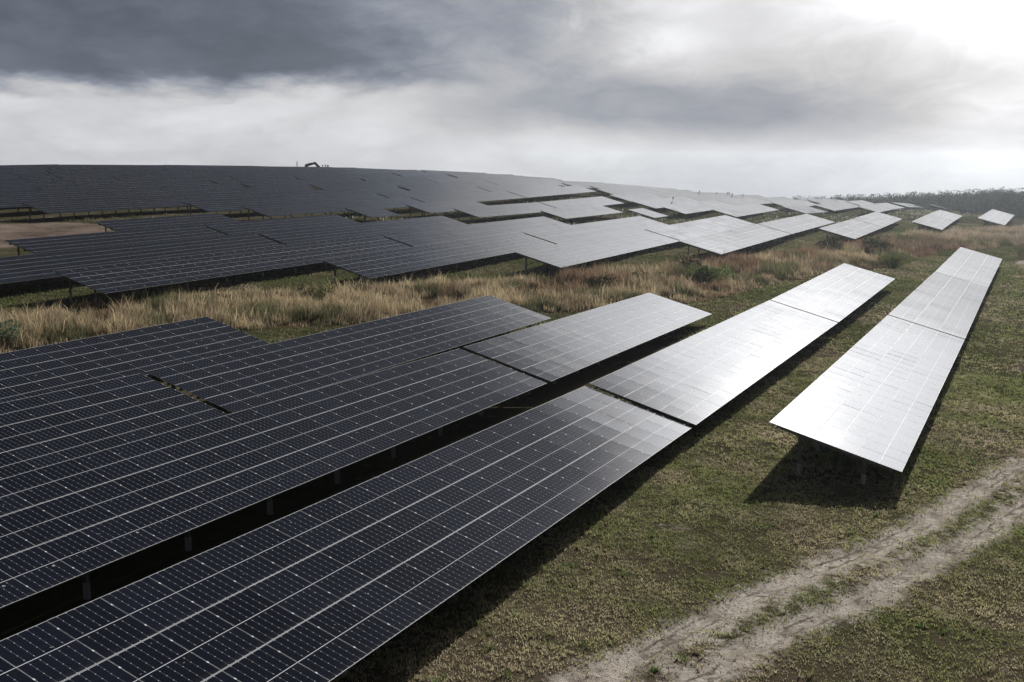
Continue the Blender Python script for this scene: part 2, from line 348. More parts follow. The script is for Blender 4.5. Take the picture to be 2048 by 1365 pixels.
# ------------------------------------------------------------------ ground sheet
def lines(*segs):
    out = []
    for a, b, s in segs: out += list(np.arange(a, b, s))
    return np.array(out+[segs[-1][1]])
def build_ground():
    al = lines((-900, -200, 50), (-200, -10, 8), (-10, 85, .42), (85, 200, 1.4), (200, 460, 5), (460, 1100, 30))
    bl = lines((-1000, -300, 40), (-300, -150, 10), (-150, -62, 2.5), (-62, -22, 1.3), (-22, 14, .42), (14, 60, 2), (60, 700, 30))
    A, B = np.meshgrid(al, bl, indexing='ij'); Z = gtop(A, B)
    d1, d2, d3 = pdist(A, B, RUT1), pdist(A, B, RUT2), pdist(A, B, RUT3)
    rut = np.minimum(np.minimum(d1*.95, d2*1.0), d3*.55)
    Z -= .09*np.exp(-(np.minimum(d1, d2)/.45)**2)
    W_ = wxy(A, B); V = np.c_[W_.reshape(-1, 2), Z.ravel()]
    na, nb = len(al), len(bl); I = np.arange(na*nb).reshape(na, nb)
    F = np.stack([I[:-1, :-1], I[:-1, 1:], I[1:, 1:], I[1:, :-1]], -1).reshape(-1, 4)
    me = npmesh('ground', V, F, [M['ground']], smooth=True)
    def at(n, v): a = me.attributes.new(n, 'FLOAT', 'POINT'); a.data.foreach_set('value', np.ascontiguousarray(v.ravel(), np.float32))
    def soft(poly, w):
        s = 0
        for da, db in ((0, 0), (w, 0), (-w, 0), (0, w), (0, -w), (w*.7, w*.7), (-w*.7, -w*.7)): s = s+inpoly(A+da, B+db, poly)
        return s/7.0
    at('rut', np.clip(rut, 0, 4)); at('track', np.clip(np.abs(d1-d2)*.5+np.maximum(np.minimum(d1, d2)-1.1, 0), 0, 4)); at('strip', soft(STRIP, 1.6)); at('sand', soft(SAND, 3))
    at('dry', drymap(A, B))
    return tag(obj('ground', me), 'rolling ground of patchy green and brown lawn with dirt ruts', 'ground', kind='structure')
def drymap(a, b):
    d = fbm(a, b, 7, 2.2)
    d = d + .30*np.exp(-((a-25)/6)**2-((b+13)/3.5)**2)          # dry tan corner by the front row
    d = d + .16*np.exp(-((a-36)/8)**2-((b-3)/4.5)**2)
    return d
build_ground()

# ------------------------------------------------------------------ panel tables
SL = 6.0; LM = SL/3
def frame(Hs, He):
    Hs = Vector(Hs); He = Vector(He); r = (He-Hs); L = r.length; r.normalize()
    h = Vector((HB[0], HB[1], 0)); d = h*math.cos(TILT)-Vector((0, 0, 1))*math.sin(TILT)
    d = (d-r*d.dot(r)).normalized(); n = d.cross(r).normalized(); y = n.cross(r)
    F = Matrix((r, y, n)).transposed().to_4x4(); F.translation = Hs
    return F, L
def module_mesh(w, l, bow):
    """one framed module, origin at its centre, glass up"""
    hw, hl = w/2, l/2; t = .035; e = .010; N = 5
    v = []; f = []; m = []; uvs = {}
    def q(a, b, c, d_, mi): f.append((a, b, c, d_)); m.append(mi)
    ex = .0025; xs = np.linspace(-hw+ex, hw-ex, N); ys = np.linspace(-hl+e, hl-e, N)
    for yy in ys:
        for xx in xs:
            v.append((xx, yy, -.0015-bow*(1-(xx/hw)**2)*(1-(yy/hl)**2)))
    for j in range(N-1):
        for i in range(N-1): q(j*N+i, j*N+i+1, (j+1)*N+i+1, (j+1)*N+i, 0)
    k = len(v); v += [(-hw, -hl, 0), (hw, -hl, 0), (hw, hl, 0), (-hw, hl, 0)]
    k2 = len(v); v += [(-hw+ex, -hl+e, 0), (hw-ex, -hl+e, 0), (hw-ex, hl-e, 0), (-hw+ex, hl-e, 0)]
    k3 = len(v); v += [(-hw, -hl, -t), (hw, -hl, -t), (hw, hl, -t), (-hw, hl, -t)]
    for s in range(4):
        s2 = (s+1) % 4; q(k+s, k+s2, k2+s2, k2+s, 1); q(k3+s, k3+s2, k+s2, k+s, 2)
    q(k3+3, k3+2, k3+1, k3, 2)
    # mounting clamps on the upper and lower third of the right edge
    for cy in (-.29*l, .29*l):
        b0 = len(v); x0, x1, y0, y1, z1 = hw-.02, hw+.018, cy-.035, cy+.035, .006
        v += [(x0,y0,0.001),(x1,y0,0.001),(x1,y1,0.001),(x0,y1,0.001),(x0,y0,z1),(x1,y0,z1),(x1,y1,z1),(x0,y1,z1)]
        for a in ((4,5,6,7),(0,1,5,4),(1,2,6,5),(2,3,7,6),(3,0,4,7)): f.append(tuple(b0+c for c in a)); m.append(1)
    me = bpy.data.meshes.new('solar_module'); me.from_pydata(v, [], f)
    for mm in (M['glass'], M['alu'], M['back']): me.materials.append(mm)
    me.polygons.foreach_set('material_index', m)
    uv = me.uv_layers.new(name='UVMap'); vi = np.empty(len(me.loops), np.int32); me.loops.foreach_get('vertex_index', vi)
    va = np.array(v); U = np.c_[va[vi, 0]/(2*(hw-e))+.5, va[vi, 1]/(2*(hl-e))+.5]
    uv.data.foreach_set('uv', U.astype(np.float32).ravel())
    sm = np.array(m) == 0; me.polygons.foreach_set('use_smooth', sm); me.update()
    return me
def array_mesh(L, n, jit=.0030):
    """all modules of one distant table in a single mesh"""
    w = L/n; V = []; F = []; MI = []; UV = []; MV = []
    hw, hl = w/2-.003, LM/2-.012
    for j in range(3):
        for i in range(n):
            cx, cy = (i+.5)*w, -(j+.5)*LM; tx, ty = RNG.normal(0, jit), RNG.normal(0, jit); k = len(V)
            for sx, sy in ((-1, -1), (1, -1), (1, 1), (-1, 1)): V.append((cx+sx*hw, cy+sy*hl, sx*hw*tx+sy*hl*ty))
            for sx, sy in ((-1, -1), (1, -1), (1, 1), (-1, 1)): V.append((cx+sx*hw, cy+sy*hl, -.045))
            F.append((k, k+1, k+2, k+3)); MI.append(0); UV += [(0, 0), (1, 0), (1, 1), (0, 1)]
            for s in range(4):
                s2 = (s+1) % 4; F.append((k+4+s, k+4+s2, k+s2, k+s)); MI.append(1); UV += [(0, 0)]*4
            F.append((k+7, k+6, k+5, k+4)); MI.append(1); UV += [(0, 0)]*4
            MV += [RNG.random()]*8
    me = bpy.data.meshes.new('module_array'); me.from_pydata(V, [], F)
    me.materials.append(M['glass_far']); me.materials.append(M['back'])
    me.polygons.foreach_set('material_index', MI)
    uv = me.uv_layers.new(name='UVMap'); uv.data.foreach_set('uv', np.array(UV, np.float32).ravel())
    a = me.attributes.new('mvar', 'FLOAT', 'POINT'); a.data.foreach_set('value', np.array(MV, np.float32))
    me.update(); return me
_rafter = {}
def rafter_mesh():
    if 'r' not in _rafter:
        b = MB(); b.box(-.04, .04, -5.55, -.45, -.29, -.15); _rafter['r'] = b.mesh('rafter', [M['steel']])
    return _rafter['r']
def brace_mesh():
    if 'b' not in _rafter:
        b = MB(); b.tube((0, -1.50, -1.25), (0, -2.9, -.28), .028, .028, 6); _rafter['b'] = b.mesh('brace', [M['steel']])
    return _rafter['b']
_posts = {}
def post_mesh(h):
    k = round(h*20)
    if k not in _posts:
        hh = k/20; b = MB(); t = .012; w, d = .055, .075
        b.box(-w, w, -d, -d+t, 0, hh); b.box(-w, w, d-t, d, 0, hh); b.box(-t/2, t/2, -d+t, d-t, 0, hh)
        _posts[k] = b.mesh('post', [M['steel']])
    return _posts[k]
_foot = {}
def foot_mesh():
    if 'f' not in _foot:
        b = MB(); b.tube((0, 0, -.35), (0, 0, .50), .105, .105, 12); b.tube((0, 0, .50), (0, 0, .53), .105, .085, 12)
        _foot['f'] = b.mesh('footing', [M['conc']])
    return _foot['f']
NT_COUNT = [0]
def table(Hs, He, n, level, label, group, posts=10):
    """level 2: separate modules, purlins, rafters, footings; 1: one module array, posts; """
    F, L = frame(Hs, He); w = L/n
    mid = F@Vector((L/2, -3, 0)); mp = np.array(mid[:2]); g = float(gz(mp@RA, mp@HB))
    root = bpy.data.objects.new('solar_table', None); link(root); root.empty_display_size = .5
    R0 = Matrix.Translation((mid[0], mid[1], g))@Matrix.Rotation(math.pi/2-AZ, 4, 'Z')
    root.matrix_basis = R0; Ri = R0.inverted(); RF = Ri@F
    tag(root, label, 'solar table', group); NT_COUNT[0] += 1
    if level == 2:
        mm = [module_mesh(w-.006, LM-.017, bw) for bw in (.0006, .0016, .0030)]
        for j in range(3):
            for i in range(n):
                J = Matrix.Rotation(random.gauss(0, .0019), 4, 'X')@Matrix.Rotation(random.gauss(0, .0020), 4, 'Y')
                obj('solar_module', random.choice(mm), root, RF@Matrix.Translation(((i+.5)*w, -(j+.5)*LM, random.uniform(0, .002)))@J)
        pb = MB(); pb.box(-.07, L+.07, -.03, .03, -.15, -.045); pm = pb.mesh('purlin', [M['steel']])
        for yy in (-.42, -1.58, -2.42, -3.58, -4.42, -5.58): obj('purlin', pm, root, RF@Matrix.Translation((0, yy, 0)))
    else:
        obj('module_array', array_mesh(L, n), root, RF)
        pb = MB(); pb.box(-.10, L+.10, -.05, .05, -.19, -.05); pm = pb.mesh('purlin', [M['dark']])
        for yy in (-.9, -3.0, -5.1): obj('purlin', pm, root, RF@Matrix.Translation((0, yy, 0)))
    for k in range(posts):
        xx = .55+(L-1.1)*k/max(1, posts-1)
        if level == 2 or k in (0, 1): obj('rafter', rafter_mesh(), root, RF@Matrix.Translation((xx, 0, 0)))
        if level == 2: obj('brace', brace_mesh(), root, RF@Matrix.Translation((xx, 0, 0)))
        for yy in (-1.42, -4.35):
            top = F@Vector((xx, yy, -.27)); p2 = np.array(top[:2]); gg = float(gz(p2@RA, p2@HB)); h = top[2]-gg+.05
            po = obj('post', post_mesh(h+.3), root, Ri@Matrix.Translation((top[0], top[1], gg-.3))@Matrix.Rotation(math.pi/2-AZ, 4, 'Z'))
            if level == 2: obj('footing', foot_mesh(), po, Matrix.Translation((0, 0, .3)))
    return root
ROW = {1:-9.5,2:-19.7,3:-29.8,4:-40,5:-51,6:-61.8,7:-72.3,8:-81.5,9:-91,10:-100.5,11:-110,12:-119.5,13:-129}
for i in range(14, 26): ROW[i] = -129-10*(i-13)
def P3(a, b, z): return pt(a, b, z+CAM_Z)
NEAR = 'solar tables in the near block'
# measured near tables: start and end of the upper edge
for s, e, lab in [
    ((47.41,-9.78,-11.87),(88.92,-9.13,-12.42),'bright white mirror-like solar table standing apart at the right, its near end shading the lawn'),
    ((89.30,-9.13,-12.43),(132.33,-8.58,-13.04),'middle of the three white solar tables in the rightmost near row'),
    ((132.72,-8.58,-13.06),(172.68,-7.74,-13.09),'farthest of the three white solar tables in the rightmost near row'),
    ((8.5,-20.12,-10.51),(50.2,-19.92,-11.69),'large dark solar table crossing the bottom of the picture beside the lawn'),
    ((50.5,-19.80,-11.60),(90.92,-19.05,-12.03),'pale grey solar table right behind the dark bottom one, before the white end table'),
    ((91.30,-19.05,-12.04),(129.71,-18.46,-12.22),'white solar table ending its row beside the track-side row, dry grass behind its far end'),
    ((13.2,-29.81,-10.22),(54.70,-29.81,-11.22),'dark navy solar table running from the left edge beside the long black shadow gap'),
    ((55.10,-29.74,-11.19),(90.07,-29.60,-11.85),'solar table fading from dark to silver, between the long shadow gap and the dry grass'),
    ((-1.7,-39.90,-9.89),(39.30,-39.90,-10.79),'dark navy solar table at the left edge below the short open gap'),
    ((39.75,-39.95,-10.78),(78.08,-39.70,-11.25),'dark solar table right of the short open gap, its far end against the dry grass'),
    ((14.5,-50.5,-10.44),(56.04,-50.5,-10.80),'dark solar table at the left edge whose upper edge borders the dry grass strip')]:
    table(P3(*s), P3(*e), 26, 2, lab, NEAR)
def T(row, a0, a1, lab, lvl=2, grp='solar tables beyond the dry grass', posts=10, n=None):
    b = ROW[row]; a0 += .32; a1 -= .32
    L = a1-a0; n = n or max(4, round(L/1.6))
    za, zb = zh(a0, b), zh(a1, b)
    if lvl == 1 and row >= 13: dz = random.gauss(0, .16); za, zb = za+dz+random.gauss(0, .06), zb+dz+random.gauss(0, .06)
    return table(pt(a0, b, za), pt(a1, b, zb), n, lvl, lab, grp, max(2, min(posts, round(L/4.4)+1)))
T(7, 61.8, 111.6, 'dark blue solar table whose near corner overhangs the dry grass at the far left')
T(6, 84.7, 131, 'grey-blue solar table jutting out over the dry grass left of the picture centre')
T(5, 106.2, 152.2, 'silvery solar table with its front corner hanging over the grass near the picture centre')
T(4, 132.8, 179.2, 'bright solar table with a pointed front corner above the green bush')
T(4, 179.2, 225.6, 'white solar table continuing the row behind the one with the corner above the green bush')
T(3, 178.8, 219, 'white solar table on open posts, nearest half of its isolated pair beside the scrub')
T(3, 219, 256, 'white solar table, far half of the isolated pair beside the scrub')
T(2, 229, 268, 'small-looking white solar table standing alone at the right, nearest half of its pair')
T(2, 268, 312, 'small-looking white solar table standing alone at the right, far half of its pair')
table(P3(268.3, -8.7, -13.45), P3(330, -7.0, -13.95), 30, 2, 'white solar table farthest to the right, in front of the wood', 'solar tables beyond the dry grass')
# block beyond the dry grass, rows behind the front ones
B2 = 'solar tables beyond the dry grass'
T(7, 111.6, 163, 'grey solar table behind the jutting one, second in its row from the far left corner', 1, B2)
T(6, 131, 182.2, 'silver solar table ending at the weedy corridor left of the small lone table', 1, B2)
T(5, 152.2, 201.3, 'pale solar table with the long black slit along its left end', 1, B2)
T(8, 12, 54.5, 'dark solar table low at the left edge, its posts showing above green grass', 1, B2)
T(8, 54.5, 99, 'dark blue solar table left of the first slit behind the left corner table', 1, B2)
T(8, 99, 144.5, 'dark solar table between the first slit and the weedy corridor', 1, B2)
T(9, 72.2, 100.5, 'dark blue solar table whose end stands on the bare sand at the left edge', 1, B2)
T(9, 100.5, 129.6, 'dark blue solar table right of the slit, behind the one ending on the sand', 1, B2)
T(10, 92.4, 114.8, 'short dark solar table at the top of the bare sand patch', 1, B2)
# hillside block
HG = 'solar tables on the hillside'
hill = {
 13: [(105.4, 155, 'dark hillside solar table with the leftmost low front corner above the sand'), (155, 207), (207, 251), (251, 296), (296, 340)],
 12: [(127.6, 183, 'dark hillside solar table starting just right of the left one, above the lawn strip'), (183, 228), (228, 272), (280, 322), (322, 364)],
 11: [(130.1, 181, 'grey hillside solar table with a pointed front corner left of the picture centre'), (181, 225), (225, 270.4), (278, 320), (320, 362)],
 10: [(144.2, 153.8, 'short grey solar table standing forward at the foot of the hillside'), (163.2, 190, 'grey hillside solar table behind the weedy corner beside the short forward table'), (260, 303), (303, 345)],
 9: [(164, 202, 'silver-grey hillside solar table just behind the weedy corridor at the picture centre'), (202, 239.6, 'silver-grey hillside solar table right of the picture centre ending at the far corridor'), (243.9, 276), (276, 320), (320, 362)],
 8: [(180.4, 212.4, 'silver solar table with its front corner right of the picture centre, facing the corridor'), (233.8, 277, 'white solar table right of the far corridor with a long dark left edge'), (277, 322), (322, 366)],
 7: [(204.7, 214.9, 'tiny silver solar table standing alone in the weedy corridor'), (226.8, 274.5, 'white solar table behind the tiny lone one, its front corner over the weeds'), (274.5, 320), (320, 364), (376, 420)],
 6: [(230.2, 276, 'white solar table with its front corner over the weeds above the green bush'), (293, 336), (345, 389), (390, 432)],
 5: [(253.4, 286, 'short white solar table beyond the weedy corridor, open posts at its left end'), (295.6, 350, 'white solar table at the right with an open weedy patch in front'), (354, 396)],
 4: [(299, 335, 'white solar table on tall thin posts before the far wood, left half'), (335, 371, 'white solar table before the far wood, right half of the one on tall posts'), (384, 420, 'small far white solar table against the wood, left of its twin'), (420, 452, 'far end of the small white solar table against the wood')],
 3: [(409, 452, 'small far white solar table in front of the wood, the more right one')],
}
common = 'dark solar table packed among many alike on the hillside'
for r, L_ in hill.items():
    for k, x in enumerate(L_):
        lab = x[2] if len(x) > 2 else ('white solar table packed among others on the far right slope' if x[0] > 225 and r < 12 else common)
        T(r, x[0], x[1], lab, 1, HG if len(x) > 2 else HG, posts=10 if len(x) > 2 else 6)
brk = {14: [40, 88, 137, 186, 237, 282, 326], 15: [42, 94, 143, 176, 221, 266, 310, 345], 16: [60, 104, 133, 178, 207, 252, 296, 340],
       17: [64, 108, 152, 196, 241, 285, 330], 18: [70, 120, 168.5, 213, 257, 300, 342], 19: [76, 120, 164, 214, 258, 302, 340],
       20: [80, 120, 160, 206, 250, 294, 330], 21: [90, 134, 178, 222, 251, 295, 325], 22: [100, 144, 190, 234, 278, 318],
       23: [110, 150, 193, 238, 280, 312], 24: [120, 164, 208, 252, 290], 25: [130, 174, 218, 262, 290]}
wide = {(18, 168.5): 1.6, (20, 160): 2.6, (23, 193): 3.0, (16, 207): .9, (14, 186): .8, (13, 207): .8}
for r, bs in brk.items():
    for a0, a1 in zip(bs[:-1], bs[1:]):
        T(r, a0+wide.get((r, a0), 0), a1-wide.get((r, a1), 0), common, 1, HG, posts=5)
# far table seen edge-on beside the wood
T(2, 398, 438, 'far solar table seen almost edge-on beside the wood at the right', 1, HG)

# ------------------------------------------------------------------ grass
def to_px(a, b, z):
    p = wxy(a, b); c, s = math.cos(.12349724), math.sin(.12349724); zz = z-CAM_Z
    f = p[..., 1]*c-zz*s; u = p[..., 1]*s+zz*c
    return 1024+2108.05*p[..., 0]/np.maximum(f, .1), 581.56-2108.05*u/np.maximum(f, .1), f
def inview(a, b, z, m=250):
    x, y, f = to_px(a, b, z); return (f > 3) & (x > -m) & (x < 2048+m) & (y > -m) & (y < 1365+m*1.5)
def blades(a, b, hgt, wid, lean, nb, spread, col, cvar, tipmul=1.0, bend=.35):
    """clumps at (a,b): nb bent blades each; returns V,F,C"""
    n = len(a); A = np.repeat(a, nb)+RNG.normal(0, 1, n*nb)*np.repeat(spread, nb); B = np.repeat(b, nb)+RNG.normal(0, 1, n*nb)*np.repeat(spread, nb)
    H = np.repeat(hgt, nb)*RNG.uniform(.55, 1.15, n*nb); Wd = np.repeat(wid, nb)*RNG.uniform(.7, 1.3, n*nb)
    Z = gtop(A, B)-.015; base = wxy(A, B); th = RNG.uniform(0, 2*np.pi, n*nb); ln = lean*RNG.uniform(.2, 1.3, n*nb)*H
    dx, dy = np.cos(th), np.sin(th); ph = RNG.uniform(0, np.pi, n*nb); sx, sy = np.cos(ph)*Wd/2, np.sin(ph)*Wd/2
    N = n*nb; V = np.empty((N, 5, 3))
    for k, (f, wk, bk) in enumerate(((0, 1, 0), (0, -1, 0), (.62, .8, bend), (.62, -.8, bend), (1, 0, 1))):
        V[:, k, 0] = base[:, 0]+dx*ln*bk+sx*wk; V[:, k, 1] = base[:, 1]+dy*ln*bk+sy*wk; V[:, k, 2] = Z+H*f*(1 if k < 4 else .97)
    I = np.arange(N)[:, None]*5
    F = np.concatenate([I+np.array([0, 1, 3]), I+np.array([0, 3, 2]), I+np.array([2, 3, 4])])
    C = np.repeat(col, nb, 0)*RNG.uniform(1-cvar, 1+cvar, (N, 1)); C = np.repeat(C[:, None, :], 5, 1)
    C[:, 4] *= tipmul; C[:, 2:4] *= (1+tipmul)/2
    return V.reshape(-1, 3), F, np.clip(C.reshape(-1, 3), .005, .9)
def join(parts):
    V, F, C = [], [], []; o = 0
    for v, f, c in parts: V.append(v); F.append(f+o); C.append(c); o += len(v)
    return np.concatenate(V), np.concatenate(F), np.concatenate(C)
def scatter(a0, a1, b0, b1, dens):
    n = int((a1-a0)*(b1-b0)*dens); return RNG.uniform(a0, a1, n), RNG.uniform(b0, b1, n)
def lerp(x, y, t): return np.asarray(x)*(1-t[:, None])+np.asarray(y)*t[:, None]
def build_lawn():
    parts = []
    for a0, a1, b0, b1, dens, h, w, nb in ((14, 48, -19, 13, 95, .085, .026, 4), (48, 80, -22, 13, 50, .10, .040, 4), (80, 180, -33, 9, 8, .12, .06, 4)):
        a, b = scatter(a0, a1, b0, b1, dens)
        e1, e2 = pdist(a, b, RUT1), pdist(a, b, RUT2); rut = np.minimum(e1, e2); tr_ = np.abs(e1-e2)*.5; clump = fbm(a, b, .9, 5.5, 3)
        keep = (RNG.random(len(a)) < np.clip((rut-.16)/.9, .03, 1)*np.where((tr_ < 1.0) & (rut < 1.05), .60, 1.0)) & (RNG.random(len(a)) < np.clip((clump-.22)*4.2, .15, 1)) & inview(a, b, gz(a, b)) & ~inpoly(a, b, STRIP)
        a, b = a[keep], b[keep]; dr = drymap(a, b)*.55+fbm(a, b, 1.7, 8)*.5
        t = np.clip((dr-.46)/.26+RNG.normal(0, .22, len(a)), 0, 1)
        c = lerp((.260, .282, .118), (.490, .425, .290), t)
        g2 = fbm(a, b, 3.0, 20); c = c*(.60+.95*g2[:, None])
        hh = h*(.6+.9*fbm(a, b, .8, 13, 2))*RNG.uniform(.7, 1.3, len(a))
        parts.append(blades(a, b, hh, np.full(len(a), w), .8, nb, np.full(len(a), .05 if a0 < 80 else .12), c, .3, 1.25))
    a, b = scatter(20, 290, -84, 0, 7)
    k = (pdist(a, b, STRIP+STRIP[:1]) < 15) & ~inpoly(a, b, STRIP) & inview(a, b, gz(a, b), 60); a, b = a[k], b[k]
    t = np.clip((fbm(a, b, 7, 41)-.42)*3.2+RNG.normal(0, .2, len(a)), 0, 1); c = lerp((.125, .150, .055), (.25, .21, .14), t)*(.6+.8*fbm(a, b, 3, 43))[:, None]
    parts.append(blades(a, b, RNG.uniform(.08, .24, len(a)), np.full(len(a), .07), .7, 5, np.full(len(a), .18), c, .35, 1.25))
    a, b = scatter(16, 90, -18, 8, .8); k = (np.minimum(pdist(a, b, RUT1), pdist(a, b, RUT2)) > .8) & (fbm(a, b, 3.5, 61) > .5); a, b = a[k], b[k]
    parts.append(blades(a, b, RNG.uniform(.14, .26, len(a)), np.full(len(a), .05), .9, 9, np.full(len(a), .09), lerp((.13, .20, .06), (.30, .27, .15), RNG.random(len(a))), .3, 1.2))
    V, F, C = join(parts)
    tag(obj('lawn_grass', npmesh('lawn_grass', V, F, [M['grass']], C)), 'short patchy green and brown grass on the lawn beside the dirt track', 'grass', kind='stuff')
build_lawn()
def build_clods():
    n = 3600; k = RNG.integers(0, 2, n); V, F = [], []
    for line, idx in ((RUT1, k == 0), (RUT2, k == 1)):
        L = np.array(line); seg = RNG.integers(2, len(L)-2, idx.sum()); u = RNG.random(idx.sum())[:, None]; p = L[seg]*(1-u)+L[seg+1]*u
        p = p+RNG.normal(0, .42, p.shape); a, b = p[:, 0], p[:, 1]; z = gtop(a, b); w = wxy(a, b); r = .010+.034*RNG.random(len(a))**3
        o = np.array([[1, 0, 0], [-.5, .87, 0], [-.5, -.87, 0], [0, 0, .9]])
        for i in range(len(a)):
            q = o*r[i]*RNG.uniform(.6, 1.3, (4, 3)); c, s_ = math.cos(i), math.sin(i); k0 = len(V)
            for v in q: V.append((w[i, 0]+v[0]*c-v[1]*s_, w[i, 1]+v[0]*s_+v[1]*c, z[i]-.01+v[2]))
            F += [(k0, k0+1, k0+3), (k0+1, k0+2, k0+3), (k0+2, k0, k0+3)]
    tag(obj('clods', npmesh('clods', V, F, [simple('clod_earth', (.46, .41, .35), .95, 0, .4, 9)])), 'small clods and stones strewn along the dirt track', 'clods', kind='stuff')
build_clods()
def build_dry():
    a, b = scatter(-5, 330, -77, 24, 8.0)
    k = inpoly(a, b, STRIP) & inview(a, b, gz(a, b), 120); a, b = a[k], b[k]
    cl = .55*fbm(a, b, 4.5, 3.3)+.45*fbm(a, b, 1.5, 8.8, 2); k = RNG.random(len(a)) < np.clip((cl-.36)*6.5, .05, 1); a, b = a[k], b[k]; cl = cl[k]
    edge = pdist(a, b, STRIP+STRIP[:1])
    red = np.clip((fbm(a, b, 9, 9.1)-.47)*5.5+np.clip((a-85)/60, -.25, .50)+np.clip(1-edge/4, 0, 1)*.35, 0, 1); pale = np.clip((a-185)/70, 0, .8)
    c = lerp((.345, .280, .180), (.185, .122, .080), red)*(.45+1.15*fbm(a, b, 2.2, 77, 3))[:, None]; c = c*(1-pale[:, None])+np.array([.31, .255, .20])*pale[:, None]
    gm = fbm(a, b, 4.0, 31) > .60; c[gm] = c[gm]*.25+np.array([.075, .090, .038])*.75
    h = (.35+2.1*np.clip(cl-.25, 0, .6))*RNG.uniform(.65, 1.35, len(a))*np.clip(.30+edge/3.2, .3, 1)
    n1 = blades(a, b, h, np.full(len(a), .030), .42, 11, np.full(len(a), .20), c, .35, 1.15)
    m = RNG.random(len(a)) < .35
    n2 = blades(a[m], b[m], h[m]*1.4, np.full(m.sum(), .045), .5, 3, np.full(m.sum(), .25), c[m]*1.25, .25, 1.3, .25)
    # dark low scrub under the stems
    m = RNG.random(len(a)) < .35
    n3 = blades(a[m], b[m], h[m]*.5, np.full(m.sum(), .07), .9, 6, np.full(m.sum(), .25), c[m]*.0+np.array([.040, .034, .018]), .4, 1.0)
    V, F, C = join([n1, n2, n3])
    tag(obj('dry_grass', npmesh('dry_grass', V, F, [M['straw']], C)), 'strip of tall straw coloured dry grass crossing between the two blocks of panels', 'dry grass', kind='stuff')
build_dry()
def build_weeds():
    parts = []
    for r, a0, a1 in ((4, 226, 299), (5, 201.5, 253), (6, 182.5, 230), (7, 163, 226), (8, 144.7, 180), (8, 212.6, 233.6), (9, 129.8, 163.8), (10, 115, 163), (11, 100, 130), (12, 100, 127), (13, 90, 105), (3, 262, 400), (2, 320, 396), (10, 190, 258),
                      (5, 286, 296), (6, 276, 293), (4, 371, 384)):
        b0 = ROW[r]-3; n = int((a1-a0)*11*2.2); a = RNG.uniform(a0-3, a1+1.5, n); b = RNG.uniform(b0-1, b0+12, n)
        k = inview(a, b, gz(a, b), 60) & (RNG.random(n) < np.clip((fbm(a, b, 5, 17)-.3)*4, .1, 1)) & ~inpoly(a, b, SAND) & ~inpoly(a, b, STRIP); a, b = a[k], b[k]
        t = np.clip((fbm(a, b, 6, 23)-.35)*3, 0, 1); c = lerp((.085, .105, .045), (.21, .19, .115), t)
        parts.append(blades(a, b, RNG.uniform(.18, .5, len(a)), np.full(len(a), .09), .5, 6, np.full(len(a), .3), c, .35, 1.2))
        m = RNG.random(len(a)) < .06
        if m.sum(): parts.append(blades(a[m], b[m], np.full(m.sum(), .6), np.full(m.sum(), .16), .4, 2, np.full(m.sum(), .2), np.full((m.sum(), 3), .5), .2, 1.2))
    V, F, C = join(parts)
    tag(obj('weed_cover', npmesh('weed_cover', V, F, [M['grass']], C)), 'rough green weeds with pale flower heads filling the corridors between panel blocks', 'weeds', kind='stuff')
build_weeds()

# ------------------------------------------------------------------ bushes
def leaf_cloud(n, rx, ry, rz, z0, size, col, cvar, lobes=7, seed=0):
    rg = np.random.default_rng(seed); L = rg.normal(0, .45, (lobes, 3)); L[:, 2] = np.abs(L[:, 2])*.9+.15; R = rg.uniform(.35, .62, lobes)
    k = rg.integers(0, lobes, n); d = rg.normal(0, 1, (n, 3)); d /= np.linalg.norm(d, axis=1)[:, None]
    p = L[k]+d*(R[k]*rg.uniform(.45, 1.05, n)**.6)[:, None]; p[:, 2] = np.clip(p[:, 2], .02, 1.45)
    P = p*np.array([rx, ry, rz]); P[:, 2] += z0
    u = rg.normal(0, 1, (n, 3)); u /= np.linalg.norm(u, axis=1)[:, None]; v = np.cross(u, rg.normal(0, 1, (n, 3))); v /= np.linalg.norm(v, axis=1)[:, None]
    s = size*rg.uniform(.6, 1.4, (n, 1)); V = np.stack([P-u*s, P+v*s*.5, P+u*s, P-v*s*.5], 1).reshape(-1, 3)
    F = np.arange(4*n).reshape(n, 4); tone = rg.uniform(.75, 1.25, lobes)[k]
    C = np.repeat(np.asarray(col)[None]*(tone*rg.uniform(1-cvar, 1+cvar, n))[:, None], 4, 0)
    return V, F, C
def bush(a, b, r, h, col, label, n=900, seed=1, size=.10):
    root = bpy.data.objects.new('bush', None); link(root); root.location = pt(a, b, float(gz(a, b)))
    tag(root, label, 'bush')
    V, F, C = leaf_cloud(n, r, r, h, .05, size, col, .35, 8, seed)
    obj('foliage', npmesh('foliage', V, F, [M['leaf']], C), root)
    mb = MB(); rg = random.Random(seed)
    for k in range(6):
        an = rg.uniform(0, 6.28); mb.tube((0, 0, -.1), (math.cos(an)*r*.5, math.sin(an)*r*.5, h*.8), .03, .008, 5)
    obj('stem', mb.mesh('stem', [M['bark']]), root)
bush(117.2, -31.9, 1.7, 1.9, (.13, .20, .065), 'rounded bright green bush in the dry grass below the pointed corner table', 2200, 3, .11)
bush(156.1, -15.6, 2.0, 1.7, (.13, .17, .05), 'small olive green bush at the end of the white table, beside the lawn', 1500, 5, .12)
bush(176.0, -20.0, 2.6, 2.3, (.055, .070, .035), 'dark grey-green bush behind the olive one in the dry grass', 1800, 8, .13)
bush(163.9, -25.1, 2.4, 1.9, (.075, .070, .045), 'brownish leafy shrub left of the dark bush in the dry grass', 1200, 9, .13)
bush(184.0, -20.8, 1.5, 1.0, (.22, .22, .16), 'pale grey-green shrub at the foot of the isolated pair of tables', 1300, 10, .13)
